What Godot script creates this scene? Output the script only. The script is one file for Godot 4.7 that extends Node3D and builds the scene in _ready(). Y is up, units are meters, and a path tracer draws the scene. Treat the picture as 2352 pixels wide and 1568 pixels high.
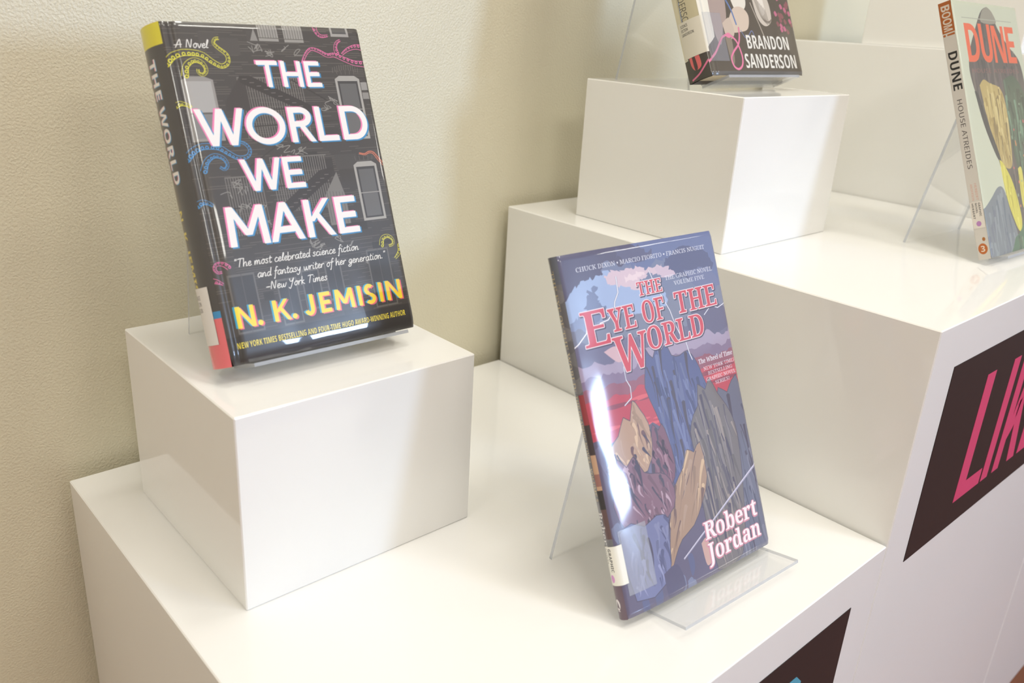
extends Node3D
# A stepped display of white plinths and cubes with four books on clear acrylic easels, beside a textured cream wall.
# Layout was measured in "display units"; S turns them into metres. The floor is y = 0.

const S := 0.68
const FLOOR_DROP := 0.8007            # from the top of the lowest plinth to the floor, display units

func P(x: float, y: float, z: float) -> Vector3:
	return Vector3(x, y + FLOOR_DROP, z) * S

func _ready() -> void:
	make_camera()
	make_light()
	make_room()
	make_plinths()
	make_books()

# ------------------------------------------------------------------ camera, sky, light
func make_camera() -> void:
	var cam := Camera3D.new()
	cam.name = "camera"
	add_child(cam)
	cam.position = P(-0.0072, 0.5988, 1.0891)
	cam.basis = Basis.from_euler(Vector3(-0.3647, -0.7518, 0.0603))
	cam.near = 0.02
	cam.far = 60.0
	var at := CameraAttributesPhysical.new()
	at.frustum_focal_length = 12.0 / (784.0 / 1940.4754)
	at.frustum_focus_distance = 0.74
	at.exposure_aperture = 7.0
	at.exposure_multiplier = 1.0
	cam.attributes = at
	cam.fov = rad_to_deg(2.0 * atan(784.0 / 1940.4754))
	cam.current = true
	var we := WorldEnvironment.new()
	we.name = "environment"
	var e := Environment.new()
	e.background_mode = Environment.BG_COLOR
	e.background_color = Color(0.75, 0.82, 0.95)
	e.tonemap_mode = Environment.TONE_MAPPER_LINEAR
	e.tonemap_exposure = 0.52
	e.sdfgi_enabled = true
	e.ssao_enabled = true
	e.ssil_enabled = true
	we.environment = e
	add_child(we)

const ROOM_X0 := -1.8
const ROOM_X1 := 4.6
const ROOM_Z1 := 5.6
const ROOM_H := 2.45
const WARM := Color(1.0, 0.988, 0.952)
const WIN_AT := Vector3(2.95, 1.64, ROOM_Z1)
const WIN_SIZE := Vector2(0.66, 1.0)

func make_light() -> void:
	# the daylight window in the wall behind the viewer, and the warm panels in the ceiling
	var l := AreaLight3D.new()
	l.name = "window_daylight"
	l.area_size = WIN_SIZE
	l.area_normalize_energy = true
	l.light_color = Color(0.735, 0.845, 1.0)
	l.light_energy = 21.0
	l.shadow_enabled = true
	add_child(l)
	l.position = WIN_AT + Vector3(0, 0, -0.03)   # shines along -z, into the room
	ceiling_lamp(Vector3(0.98, ROOM_H, 1.20), Vector2(0.3, 0.3), 1.35)
	ceiling_lamp(Vector3(0.34, ROOM_H, 0.92), Vector2(0.3, 0.3), 0.85)
	ceiling_lamp(Vector3(-1.1, ROOM_H, 0.6), Vector2(0.6, 0.6), 1.2)
	ceiling_lamp(Vector3(0.66, ROOM_H, 0.32), Vector2(0.3, 0.3), 1.2)
	ceiling_lamp(Vector3(0.8, ROOM_H, 3.4), Vector2(0.6, 0.6), 4.0)
	ceiling_lamp(Vector3(3.2, ROOM_H, 2.6), Vector2(0.6, 0.6), 3.0)
	ceiling_lamp(Vector3(-0.5, ROOM_H, 2.4), Vector2(0.6, 0.6), 4.0)

var lamp_count := 0
func ceiling_lamp(at: Vector3, size: Vector2, energy: float) -> void:
	var t := thing("ceiling_light", "square warm white light panel set in the ceiling, out of view", "lamp", at, Basis.IDENTITY, "ceiling light panels")
	var st := SurfaceTool.new()
	st.begin(Mesh.PRIMITIVE_TRIANGLES)
	for s in [-1, 1]:
		cbox(st, Vector3(s * (size.x / 2 + 0.012), -0.012, 0), Vector3(0.024, 0.024, size.y + 0.048), 0.003)
		cbox(st, Vector3(0, -0.012, s * (size.y / 2 + 0.012)), Vector3(size.x, 0.024, 0.024), 0.003)
	mesh("frame", st, mat(Color(0.9, 0.9, 0.88), 0.5), t)
	st = SurfaceTool.new()
	st.begin(Mesh.PRIMITIVE_TRIANGLES)
	cbox(st, Vector3(0, -0.006, 0), Vector3(size.x, 0.012, size.y), 0.001)
	var m := mat(Color(0.95, 0.93, 0.88), 0.6)
	m.emission_enabled = true
	m.emission = WARM
	m.emission_energy_multiplier = 2.0
	mesh("diffuser", st, m, t)
	var l := AreaLight3D.new()
	l.name = "lamp_light"
	l.area_size = size
	l.area_normalize_energy = true
	l.light_color = WARM
	l.light_energy = energy
	l.shadow_enabled = true
	t.add_child(l, true)
	l.rotation = Vector3(-PI / 2, 0, 0)
	l.position = Vector3(0, -0.02, 0)

# ------------------------------------------------------------------ helpers: nodes, materials, meshes
var used := {}
func numbered(called: String) -> String:
	var n: int = used.get(called, 0)
	used[called] = n + 1
	return called if n == 0 else "%s_%03d" % [called, n]

func tag(o: Node, label: String, category: String, group := "") -> void:
	o.set_meta("label", label)
	o.set_meta("category", category)
	if group != "":
		o.set_meta("group", group)

func thing(called: String, label: String, category: String, at: Vector3, turn := Basis.IDENTITY, group := "") -> Node3D:
	var o := Node3D.new()
	o.name = numbered(called)
	add_child(o)
	o.transform = Transform3D(turn, at)
	tag(o, label, category, group)
	return o

func mesh(called: String, st, m: Material, parent: Node, label := "") -> MeshInstance3D:
	var o := MeshInstance3D.new()
	o.name = called
	o.mesh = st if st is Mesh else st.commit()
	o.material_override = m
	if st is Mesh and st.get_surface_count() > 1:
		o.material_override = null
	o.cast_shadow = GeometryInstance3D.SHADOW_CASTING_SETTING_ON
	parent.add_child(o, true)
	if label != "":
		o.set_meta("label", label)
	return o

func structure(called: String, st: SurfaceTool, m: Material) -> MeshInstance3D:
	var o := mesh(called, st, m, self)
	o.set_meta("kind", "structure")
	return o

func mat(c: Color, rough := 0.5, spec := 0.5) -> StandardMaterial3D:
	var m := StandardMaterial3D.new()
	m.albedo_color = c
	m.roughness = rough
	m.metallic_specular = spec
	return m

func tri(st: SurfaceTool, a: Vector3, b: Vector3, c: Vector3, n: Vector3) -> void:
	var ps := [a, b, c] if (b - a).cross(c - a).dot(n) < 0 else [a, c, b]
	for p in ps:
		st.set_normal(n)
		st.add_vertex(p)

func quad(st: SurfaceTool, a: Vector3, b: Vector3, c: Vector3, d: Vector3, n: Vector3) -> void:
	tri(st, a, b, c, n)
	tri(st, a, c, d, n)

# a box with chamfered edges
func cbox(st: SurfaceTool, at: Vector3, size: Vector3, ch: float) -> void:
	var h := size / 2.0
	var e := Vector3(ch, ch, ch)
	for ax in 3:
		for s in [-1.0, 1.0]:
			var b := (ax + 1) % 3
			var c := (ax + 2) % 3
			var n := Vector3.ZERO
			n[ax] = s
			var q := []
			for k in [[-1, -1], [1, -1], [1, 1], [-1, 1]]:
				var p := Vector3.ZERO
				p[ax] = s * h[ax]
				p[b] = k[0] * (h[b] - ch)
				p[c] = k[1] * (h[c] - ch)
				q.append(at + p)
			quad(st, q[0], q[1], q[2], q[3], n)
			for t in [-1.0, 1.0]:      # edges between face ax and face b
				var m := Vector3.ZERO
				m[ax] = s
				m[b] = t
				m = m.normalized()
				var r := []
				for k in [[0, -1], [1, -1], [1, 1], [0, 1]]:
					var p := Vector3.ZERO
					p[ax] = s * (h[ax] - (0.0 if k[0] == 0 else ch))
					p[b] = t * (h[b] - (ch if k[0] == 0 else 0.0))
					p[c] = k[1] * (h[c] - ch)
					r.append(at + p)
				quad(st, r[0], r[1], r[2], r[3], m)
	for sx in [-1.0, 1.0]:
		for sy in [-1.0, 1.0]:
			for sz in [-1.0, 1.0]:
				var g := Vector3(sx, sy, sz)
				tri(st, at + g * (h - Vector3(0, ch, ch)), at + g * (h - Vector3(ch, 0, ch)), at + g * (h - Vector3(ch, ch, 0)), g.normalized())

func box(at: Vector3, size: Vector3, ch := 0.001) -> SurfaceTool:
	var st := SurfaceTool.new()
	st.begin(Mesh.PRIMITIVE_TRIANGLES)
	cbox(st, at, size, ch)
	return st

func noise_texture(freq: float, as_normal := false, strength := 4.0, size := 512, seed_ := 1, kind := FastNoiseLite.TYPE_SIMPLEX_SMOOTH, octaves := 4) -> ImageTexture:
	var n := FastNoiseLite.new()
	n.seed = seed_
	n.noise_type = kind
	n.frequency = freq
	n.fractal_octaves = octaves
	var im := n.get_seamless_image(size, size)
	if as_normal:
		im.convert(Image.FORMAT_RGBA8)
		im.bump_map_to_normal_map(strength)
	return ImageTexture.create_from_image(im)

# ------------------------------------------------------------------ the room
func make_room() -> void:
	var back := -0.014
	var wall := mat(Color(0.885, 0.86, 0.765), 0.38, 0.5)
	wall.uv1_triplanar = true
	wall.uv1_world_triplanar = true
	wall.uv1_scale = Vector3.ONE * 6.5
	wall.normal_enabled = true
	wall.normal_texture = noise_texture(0.048, true, 5.0, 1024, 4, FastNoiseLite.TYPE_SIMPLEX_SMOOTH, 2)
	wall.normal_scale = 0.4
	var plain := mat(Color(0.88, 0.85, 0.79), 0.7)
	var th := 0.12
	var cx := (ROOM_X0 + ROOM_X1) / 2
	var lx := ROOM_X1 - ROOM_X0
	structure("wall_back", box(Vector3(cx, ROOM_H / 2, back - th / 2), Vector3(lx + 2 * th, ROOM_H, th)), wall)
	structure("wall_left", box(Vector3(ROOM_X0 - th / 2, ROOM_H / 2, (ROOM_Z1 + back) / 2), Vector3(th, ROOM_H, ROOM_Z1 - back)), plain)
	structure("wall_right", box(Vector3(ROOM_X1 + th / 2, ROOM_H / 2, (ROOM_Z1 + back) / 2), Vector3(th, ROOM_H, ROOM_Z1 - back)), plain)
	structure("ceiling", box(Vector3(cx, ROOM_H + th / 2, (ROOM_Z1 + back) / 2), Vector3(lx + 2 * th, th, ROOM_Z1 - back + 2 * th)), mat(Color(0.93, 0.92, 0.89), 0.85))
	# front wall with the window opening
	var st := SurfaceTool.new()
	st.begin(Mesh.PRIMITIVE_TRIANGLES)
	var x0 := WIN_AT.x - WIN_SIZE.x / 2
	var x1 := WIN_AT.x + WIN_SIZE.x / 2
	var y0 := WIN_AT.y - WIN_SIZE.y / 2
	var y1 := WIN_AT.y + WIN_SIZE.y / 2
	var z := ROOM_Z1 + th / 2
	cbox(st, Vector3((ROOM_X0 - th + x0) / 2, ROOM_H / 2, z), Vector3(x0 - ROOM_X0 + th, ROOM_H, th), 0.001)
	cbox(st, Vector3((ROOM_X1 + th + x1) / 2, ROOM_H / 2, z), Vector3(ROOM_X1 + th - x1, ROOM_H, th), 0.001)
	cbox(st, Vector3(WIN_AT.x, y0 / 2, z), Vector3(WIN_SIZE.x, y0, th), 0.001)
	cbox(st, Vector3(WIN_AT.x, (ROOM_H + y1) / 2, z), Vector3(WIN_SIZE.x, ROOM_H - y1, th), 0.001)
	structure("wall_front", st, plain)
	var sky := mat(Color(0.9, 0.95, 1.0), 0.4)
	sky.emission_enabled = true
	sky.emission = Color(0.735, 0.845, 1.0)
	sky.emission_energy_multiplier = 6.0
	var w := structure("window_1", box(Vector3(WIN_AT.x, WIN_AT.y, ROOM_Z1 + 0.02), Vector3(WIN_SIZE.x, WIN_SIZE.y, 0.01)), sky)
	st = SurfaceTool.new()
	st.begin(Mesh.PRIMITIVE_TRIANGLES)
	for s in [-1, 1]:
		cbox(st, Vector3(WIN_AT.x + s * (WIN_SIZE.x / 2 + 0.03), WIN_AT.y, ROOM_Z1 - 0.01), Vector3(0.06, WIN_SIZE.y + 0.12, 0.02), 0.002)
		cbox(st, Vector3(WIN_AT.x, WIN_AT.y + s * (WIN_SIZE.y / 2 + 0.03), ROOM_Z1 - 0.01), Vector3(WIN_SIZE.x, 0.06, 0.02), 0.002)
	mesh("window_frame", st, mat(Color(0.9, 0.9, 0.88), 0.5), w)
	# warm brown wooden floor
	var fl := mat(Color(1, 1, 1), 0.45)
	var n := FastNoiseLite.new()
	n.seed = 8
	n.frequency = 0.012
	var im := Image.create(256, 256, false, Image.FORMAT_RGB8)
	for yy in 256:
		for xx in 256:
			var v := n.get_noise_2d(xx * 0.5, yy * 6.0) * 0.5 + 0.5
			im.set_pixel(xx, yy, Color(0.55, 0.33, 0.20).lerp(Color(0.42, 0.23, 0.13), v))
	fl.albedo_texture = ImageTexture.create_from_image(im)
	fl.uv1_triplanar = true
	fl.uv1_world_triplanar = true
	fl.uv1_scale = Vector3.ONE * 0.8
	structure("floor", box(Vector3(cx, -th / 2, (ROOM_Z1 + back) / 2), Vector3(lx + 2 * th, th, ROOM_Z1 - back + 2 * th)), fl)

# ------------------------------------------------------------------ plinths, cubes, signs
var laminate: StandardMaterial3D
func make_plinths() -> void:
	laminate = mat(Color(0.96, 0.957, 0.945), 0.06, 0.5)
	var dark := mat(Color(0.20, 0.155, 0.155), 0.45, 0.35)
	var pink := mat(Color(0.86, 0.30, 0.46), 0.45, 0.35)
	var blue := mat(Color(0.35, 0.66, 0.76), 0.45, 0.35)
	var gap := 0.0016
	var tops := [0.0, 0.2908, 0.5906]
	var xs := [0.2305, 0.9812, 1.7285, 2.4760]
	var said := ["lowest white laminate plinth, carrying the cube and the blue graphic novel", "middle white plinth with pink letters on a black front sign", "tallest white plinth at the upper right, behind the orange-titled book"]
	for k in 3:
		var h: float = (tops[k] + FLOOR_DROP) * S
		var w: float = (xs[k + 1] - xs[k]) * S - gap
		var dp := 0.7523 * S
		var t := thing("display_plinth", said[k], "plinth", Vector3(xs[k] * S + gap / 2 + w / 2, 0, dp / 2), Basis.IDENTITY, "stepped white plinths along the wall")
		mesh("body", box(Vector3(0, h / 2, 0), Vector3(w, h, dp), 0.0009), laminate, t)
		if k < 2:
			var x0: float = (xs[k] + 0.0713) * S
			var x1: float = (xs[k + 1] - 0.0705) * S
			var y1: float = (tops[k] - 0.0605 + FLOOR_DROP) * S
			var y0: float = y1 - 0.285 * S
			var off := t.position
			var sg := mesh("front_sign", box(Vector3((x0 + x1) / 2, (y0 + y1) / 2, dp + 0.00025) - off, Vector3(x1 - x0, y1 - y0, 0.0005), 0.0001), dark, t, "black vinyl sign with pink letters" if k == 1 else "black vinyl sign with pale blue letters")
			# lettering, drawn in display units, raised by a fraction of a millimetre
			var glyphs := []
			var top: float = tops[k] - 0.1038
			if k == 1:
				glyphs = [["L", 1.188, 0.0930], ["I", 1.2877, 0.0265], ["K", 1.3325, 0.0925], ["E", 1.4390, 0.082]]
			else:
				glyphs = [["S", 0.7220, 0.0885]]
			var st := SurfaceTool.new()
			st.begin(Mesh.PRIMITIVE_TRIANGLES)
			for g in glyphs:
				for pl in sign_letter(g[0], g[2], 0.2):
					flat_poly(st, pl, Vector3(g[1] * S - off.x, (top + FLOOR_DROP) * S, dp + 0.0005 - off.z), 0.0002)
			mesh("lettering", st, pink if k == 1 else blue, sg)
	var cubes := [[0.2966, 0.5966, 0.0833, 0.3807, 0.0, 0.2255, "white cube riser on the lowest plinth, under the dark novel"],
		[1.0424, 1.3402, 0.1066, 0.4059, 0.2908, 0.2243, "white cube riser on the middle plinth, its front half in bright light"],
		[1.7406, 2.0406, 0.2057, 0.5057, 0.5906, 0.2250, "white cube riser on the tallest plinth at the top right edge"]]
	for c in cubes:
		var size := Vector3((c[1] - c[0]), c[5], c[3] - c[2]) * S
		var t := thing("display_cube", c[6], "cube", P((c[0] + c[1]) / 2, c[4], (c[2] + c[3]) / 2), Basis.IDENTITY, "white cube risers")
		mesh("body", box(Vector3(0, size.y / 2, 0), size, 0.0009), laminate, t)

# letters of the signs: condensed capitals as polygons, x right, y down, width w and height h in display units
func sign_letter(c: String, w: float, h: float) -> Array:
	var s := 0.0315
	match c:
		"L": return [[Vector2(0, 0), Vector2(s, 0), Vector2(s, h - 0.026), Vector2(w, h - 0.026), Vector2(w, h), Vector2(0, h)]]
		"I": return [[Vector2(0, 0), Vector2(w, 0), Vector2(w, h), Vector2(0, h)]]
		"K": return [[Vector2(0, 0), Vector2(0.026, 0), Vector2(0.026, h), Vector2(0, h)], [Vector2(0.026, h * 0.55), Vector2(w - 0.032, 0), Vector2(w, 0), Vector2(0.05, h * 0.62), Vector2(0.026, h * 0.75)], [Vector2(0.036, h * 0.46), Vector2(0.058, h * 0.40), Vector2(w, h), Vector2(w - 0.03, h)]]
		"E": return [[Vector2(0, 0), Vector2(0.026, 0), Vector2(0.026, h), Vector2(0, h)], [Vector2(0.026, 0), Vector2(w, 0), Vector2(w, 0.026), Vector2(0.026, 0.026)], [Vector2(0.026, h * 0.45), Vector2(w * 0.9, h * 0.45), Vector2(w * 0.9, h * 0.45 + 0.026), Vector2(0.026, h * 0.45 + 0.026)], [Vector2(0.026, h - 0.026), Vector2(w, h - 0.026), Vector2(w, h), Vector2(0.026, h)]]
	# an angular S
	return [[Vector2(0.014, 0), Vector2(w - 0.014, 0), Vector2(w, 0.014), Vector2(w, 0.05), Vector2(w - s, 0.05), Vector2(w - s, 0.028), Vector2(s, 0.028), Vector2(s, 0.07), Vector2(w, h - 0.075), Vector2(w, h - 0.014), Vector2(w - 0.014, h), Vector2(0.014, h), Vector2(0, h - 0.014), Vector2(0, h - 0.05), Vector2(s, h - 0.05), Vector2(s, h - 0.028), Vector2(w - s, h - 0.028), Vector2(w - s, h - 0.07), Vector2(0, 0.075), Vector2(0, 0.014)]]

func flat_poly(st: SurfaceTool, pl: Array, at: Vector3, depth: float) -> void:
	var pts := PackedVector2Array(pl)
	var idx := Geometry2D.triangulate_polygon(pts)
	var q := []
	for p in pts:
		q.append(at + Vector3(p.x * S, -p.y * S, 0))
	for k in range(0, idx.size(), 3):
		tri(st, q[idx[k]] + Vector3(0, 0, depth), q[idx[k + 1]] + Vector3(0, 0, depth), q[idx[k + 2]] + Vector3(0, 0, depth), Vector3(0, 0, 1))
	for k in q.size():
		var a: Vector3 = q[k]
		var b: Vector3 = q[(k + 1) % q.size()]
		var n := (b - a).cross(Vector3(0, 0, 1)).normalized()
		quad(st, a, b, b + Vector3(0, 0, depth), a + Vector3(0, 0, depth), -n)

# ------------------------------------------------------------------ print: a small vector canvas in millimetres
class Canvas:
	var im: Image
	var k: float          # pixels per millimetre while drawing (twice the final)
	var w: float
	var h: float
	var xf := Transform2D.IDENTITY
	func _init(w_: float, h_: float, per_mm: float, bg: Color) -> void:
		w = w_
		h = h_
		k = per_mm * 2.0
		im = Image.create(int(round(w * per_mm)) * 2, int(round(h * per_mm)) * 2, false, Image.FORMAT_RGB8)
		im.fill(bg)
	func fill(pts: PackedVector2Array, c: Color) -> void:
		var n := pts.size()
		var q := PackedVector2Array()
		var lo := 1e9
		var hi := -1e9
		for p in pts:
			var t := (xf * p) * k
			q.append(t)
			lo = minf(lo, t.y)
			hi = maxf(hi, t.y)
		var y0 := maxi(0, int(ceil(lo - 0.5)))
		var y1 := mini(im.get_height() - 1, int(floor(hi - 0.5)))
		var iw := im.get_width()
		for y in range(y0, y1 + 1):
			var yc := y + 0.5
			var xs := PackedFloat32Array()
			for i in n:
				var a := q[i]
				var b := q[(i + 1) % n]
				if (a.y <= yc) != (b.y <= yc):
					xs.append(a.x + (yc - a.y) / (b.y - a.y) * (b.x - a.x))
			xs.sort()
			for i in range(0, xs.size() - 1, 2):
				var x0 := maxi(0, int(ceil(xs[i] - 0.5)))
				var x1 := mini(iw - 1, int(ceil(xs[i + 1] - 0.5)) - 1)
				if x1 >= x0:
					im.fill_rect(Rect2i(x0, y, x1 - x0 + 1, 1), c)
	func poly(flat: Array, c: Color) -> void:
		var p := PackedVector2Array()
		for i in range(0, flat.size(), 2):
			p.append(Vector2(flat[i], flat[i + 1]))
		fill(p, c)
	func rect(x: float, y: float, rw: float, rh: float, c: Color) -> void:
		poly([x, y, x + rw, y, x + rw, y + rh, x, y + rh], c)
	func disc(x: float, y: float, rx: float, ry: float, c: Color, n := 20) -> void:
		var p := PackedVector2Array()
		for i in n:
			p.append(Vector2(x + rx * cos(TAU * i / n), y + ry * sin(TAU * i / n)))
		fill(p, c)
	func stroke(p: PackedVector2Array, width: float, c: Color, w_end := -1.0) -> void:
		for i in p.size() - 1:
			var a := p[i]
			var b := p[i + 1]
			var ra := width / 2 if w_end < 0 else lerpf(width, w_end, float(i) / (p.size() - 1)) / 2
			var rb := width / 2 if w_end < 0 else lerpf(width, w_end, float(i + 1) / (p.size() - 1)) / 2
			var t := (b - a).normalized().orthogonal()
			fill(PackedVector2Array([a + t * ra, b + t * rb, b - t * rb, a - t * ra]), c)
			if p.size() > 2 and rb * k > 1.0:
				disc(b.x, b.y, rb, rb, c, 10)
	func line(flat: Array, width: float, c: Color, w_end := -1.0) -> void:
		var p := PackedVector2Array()
		for i in range(0, flat.size(), 2):
			p.append(Vector2(flat[i], flat[i + 1]))
		stroke(p, width, c, w_end)
	func curve(flat: Array, width: float, c: Color, w_end := -1.0) -> void:
		stroke(smooth(flat), width, c, w_end)
	static func smooth(flat: Array, steps := 6) -> PackedVector2Array:
		var p := []
		for i in range(0, flat.size(), 2):
			p.append(Vector2(flat[i], flat[i + 1]))
		var o := PackedVector2Array()
		var n := p.size()
		for i in n - 1:
			var a: Vector2 = p[maxi(i - 1, 0)]
			var b: Vector2 = p[i]
			var c: Vector2 = p[i + 1]
			var d: Vector2 = p[mini(i + 2, n - 1)]
			for s in steps:
				o.append(b.cubic_interpolate(c, a, d, float(s) / steps))
		o.append(p[n - 1])
		return o
	func blob(flat: Array, c: Color) -> void:      # a smooth closed patch
		var f := flat.duplicate()
		f.append(flat[0])
		f.append(flat[1])
		fill(smooth(f, 5), c)
	# a line of type: left x, baseline y, height of the capitals, total width (0 keeps the font's own)
	func type(s: String, font: Font, x: float, y: float, cap: float, width: float, c: Color, slant := 0.0, spread := []) -> void:
		var hm := Canvas.outline("H", font)
		var tm := Canvas.outline(s, font)
		if tm[0].size() == 0:
			return
		var sy: float = cap / (hm[2].y - hm[1].y)
		var sx: float = sy if width <= 0 else width / (tm[2].x - tm[1].x)
		var tris: PackedVector2Array = tm[0]
		for off in ([[0.0, 0.0]] if spread.is_empty() else spread):
			for i in range(0, tris.size(), 3):
				var t := PackedVector2Array()
				for j in 3:
					var v := tris[i + j]
					var yy: float = (v.y - hm[1].y) * sy
					t.append(Vector2(x + (v.x - tm[1].x) * sx + yy * slant + off[0], y - yy + off[1]))
				fill(t, c)
	static var seen := {}
	static func outline(s: String, font: Font) -> Array:
		var key := s + str(font.get_instance_id())
		if seen.has(key):
			return seen[key]
		var tm := TextMesh.new()
		tm.text = s
		tm.font = font
		tm.font_size = 64
		tm.pixel_size = 0.01
		tm.depth = 0.0
		tm.curve_step = 1.0
		var a := tm.get_mesh_arrays()
		var v: PackedVector3Array = a[Mesh.ARRAY_VERTEX]
		var idx = a[Mesh.ARRAY_INDEX]
		var o := PackedVector2Array()
		var lo := Vector2(1e9, 1e9)
		var hi := Vector2(-1e9, -1e9)
		var order = idx if idx != null and idx.size() else range(v.size())
		for i in order:
			var p := Vector2(v[i].x, v[i].y)
			o.append(p)
			lo = lo.min(p)
			hi = hi.max(p)
		seen[key] = [o, lo, hi]
		return seen[key]
	# geometric capitals drawn from bars and rings, each fitted into its own box
	func cap(ch: String, x: float, y: float, bw: float, bh: float, t: float, c: Color) -> void:
		var bar := func(x0: float, y0: float, x1: float, y1: float) -> void:   # slanted bar with level ends
			poly([x + x0, y + y0, x + x0 + t, y + y0, x + x1 + t, y + y1, x + x1, y + y1], c)
		var hb := func(x0: float, x1: float, y0: float) -> void:
			rect(x + x0, y + y0, x1 - x0, t * 0.92, c)
		var m := t * 0.92
		match ch:
			"T":
				hb.call(0.0, bw, 0.0)
				bar.call((bw - t) / 2, 0.0, (bw - t) / 2, bh)
			"H":
				bar.call(0.0, 0.0, 0.0, bh)
				bar.call(bw - t, 0.0, bw - t, bh)
				hb.call(0.0, bw, (bh - m) / 2)
			"E":
				bar.call(0.0, 0.0, 0.0, bh)
				hb.call(0.0, bw, 0.0)
				hb.call(0.0, bw * 0.93, (bh - m) / 2)
				hb.call(0.0, bw, bh - m)
			"L":
				bar.call(0.0, 0.0, 0.0, bh)
				hb.call(0.0, bw, bh - m)
			"I":
				bar.call(0.0, 0.0, 0.0, bh)
			"W":
				var a := bw * 0.30 - t * 0.45
				var b := bw * 0.5 - t * 0.5
				bar.call(0.0, 0.0, a, bh)
				bar.call(b, 0.0, a, bh)
				bar.call(b, 0.0, bw - t - a, bh)
				bar.call(bw - t, 0.0, bw - t - a, bh)
			"M":
				var b := bw * 0.5 - t * 0.5
				bar.call(bw * 0.045, 0.0, 0.0, bh)
				bar.call(bw - t - bw * 0.045, 0.0, bw - t, bh)
				bar.call(bw * 0.045, 0.0, b, bh * 0.74)
				bar.call(bw - t - bw * 0.045, 0.0, b, bh * 0.74)
			"A":
				bar.call((bw - t) / 2, 0.0, 0.0, bh)
				bar.call((bw - t) / 2, 0.0, bw - t, bh)
				hb.call(bw * 0.2, bw * 0.8, bh * 0.62)
			"N":
				bar.call(0.0, 0.0, 0.0, bh)
				bar.call(bw - t, 0.0, bw - t, bh)
				bar.call(0.0, 0.0, bw - t, bh)
			"K":
				bar.call(0.0, 0.0, 0.0, bh)
				bar.call(bw - t * 1.25, 0.0, t * 0.35, bh * 0.58)
				bar.call(bw * 0.30, bh * 0.38, bw - t, bh)
			"O":
				ring(x + bw / 2, y + bh / 2, bw / 2, bh / 2 * 1.04, t, 0, TAU, c)
			"D":
				bar.call(0.0, 0.0, 0.0, bh)
				hb.call(0.0, bw * 0.45, 0.0)
				hb.call(0.0, bw * 0.45, bh - m)
				ring(x + bw * 0.45, y + bh / 2, bw * 0.55, bh / 2, t, -PI / 2, PI / 2, c)
			"R":
				bar.call(0.0, 0.0, 0.0, bh)
				hb.call(0.0, bw * 0.5, 0.0)
				hb.call(0.0, bw * 0.5, bh * 0.56 - m)
				ring(x + bw * 0.5, y + bh * 0.28, bw * 0.44, bh * 0.28, t, -PI / 2, PI / 2, c)
				bar.call(bw * 0.36, bh * 0.5, bw - t, bh)
			"J":
				bar.call(bw - t, 0.0, bw - t, bh * 0.68)
				ring(x + bw / 2, y + bh * 0.66, bw / 2, bh * 0.35, t, 0, PI * 0.88, c)
			"S":
				ring(x + bw / 2, y + bh * 0.27, bw * 0.46, bh * 0.285, t, PI * 0.5, PI * 1.80, c)
				ring(x + bw / 2, y + bh * 0.73, bw * 0.50, bh * 0.285, t, -PI * 0.5, PI * 0.82, c)
			".":
				disc(x + t * 0.6, y + bh - t * 0.55, t * 0.62, t * 0.62, c)
	func ring(cx: float, cy: float, rx: float, ry: float, t: float, a0: float, a1: float, c: Color) -> void:
		var p := PackedVector2Array()
		var n := 36
		for i in n + 1:
			var a := lerpf(a0, a1, float(i) / n)
			p.append(Vector2(cx + rx * cos(a), cy + ry * sin(a)))
		for i in n + 1:
			var a := lerpf(a1, a0, float(i) / n)
			p.append(Vector2(cx + (rx - t) * cos(a), cy + (ry - t * 0.94) * sin(a)))
		fill(p, c)
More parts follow.
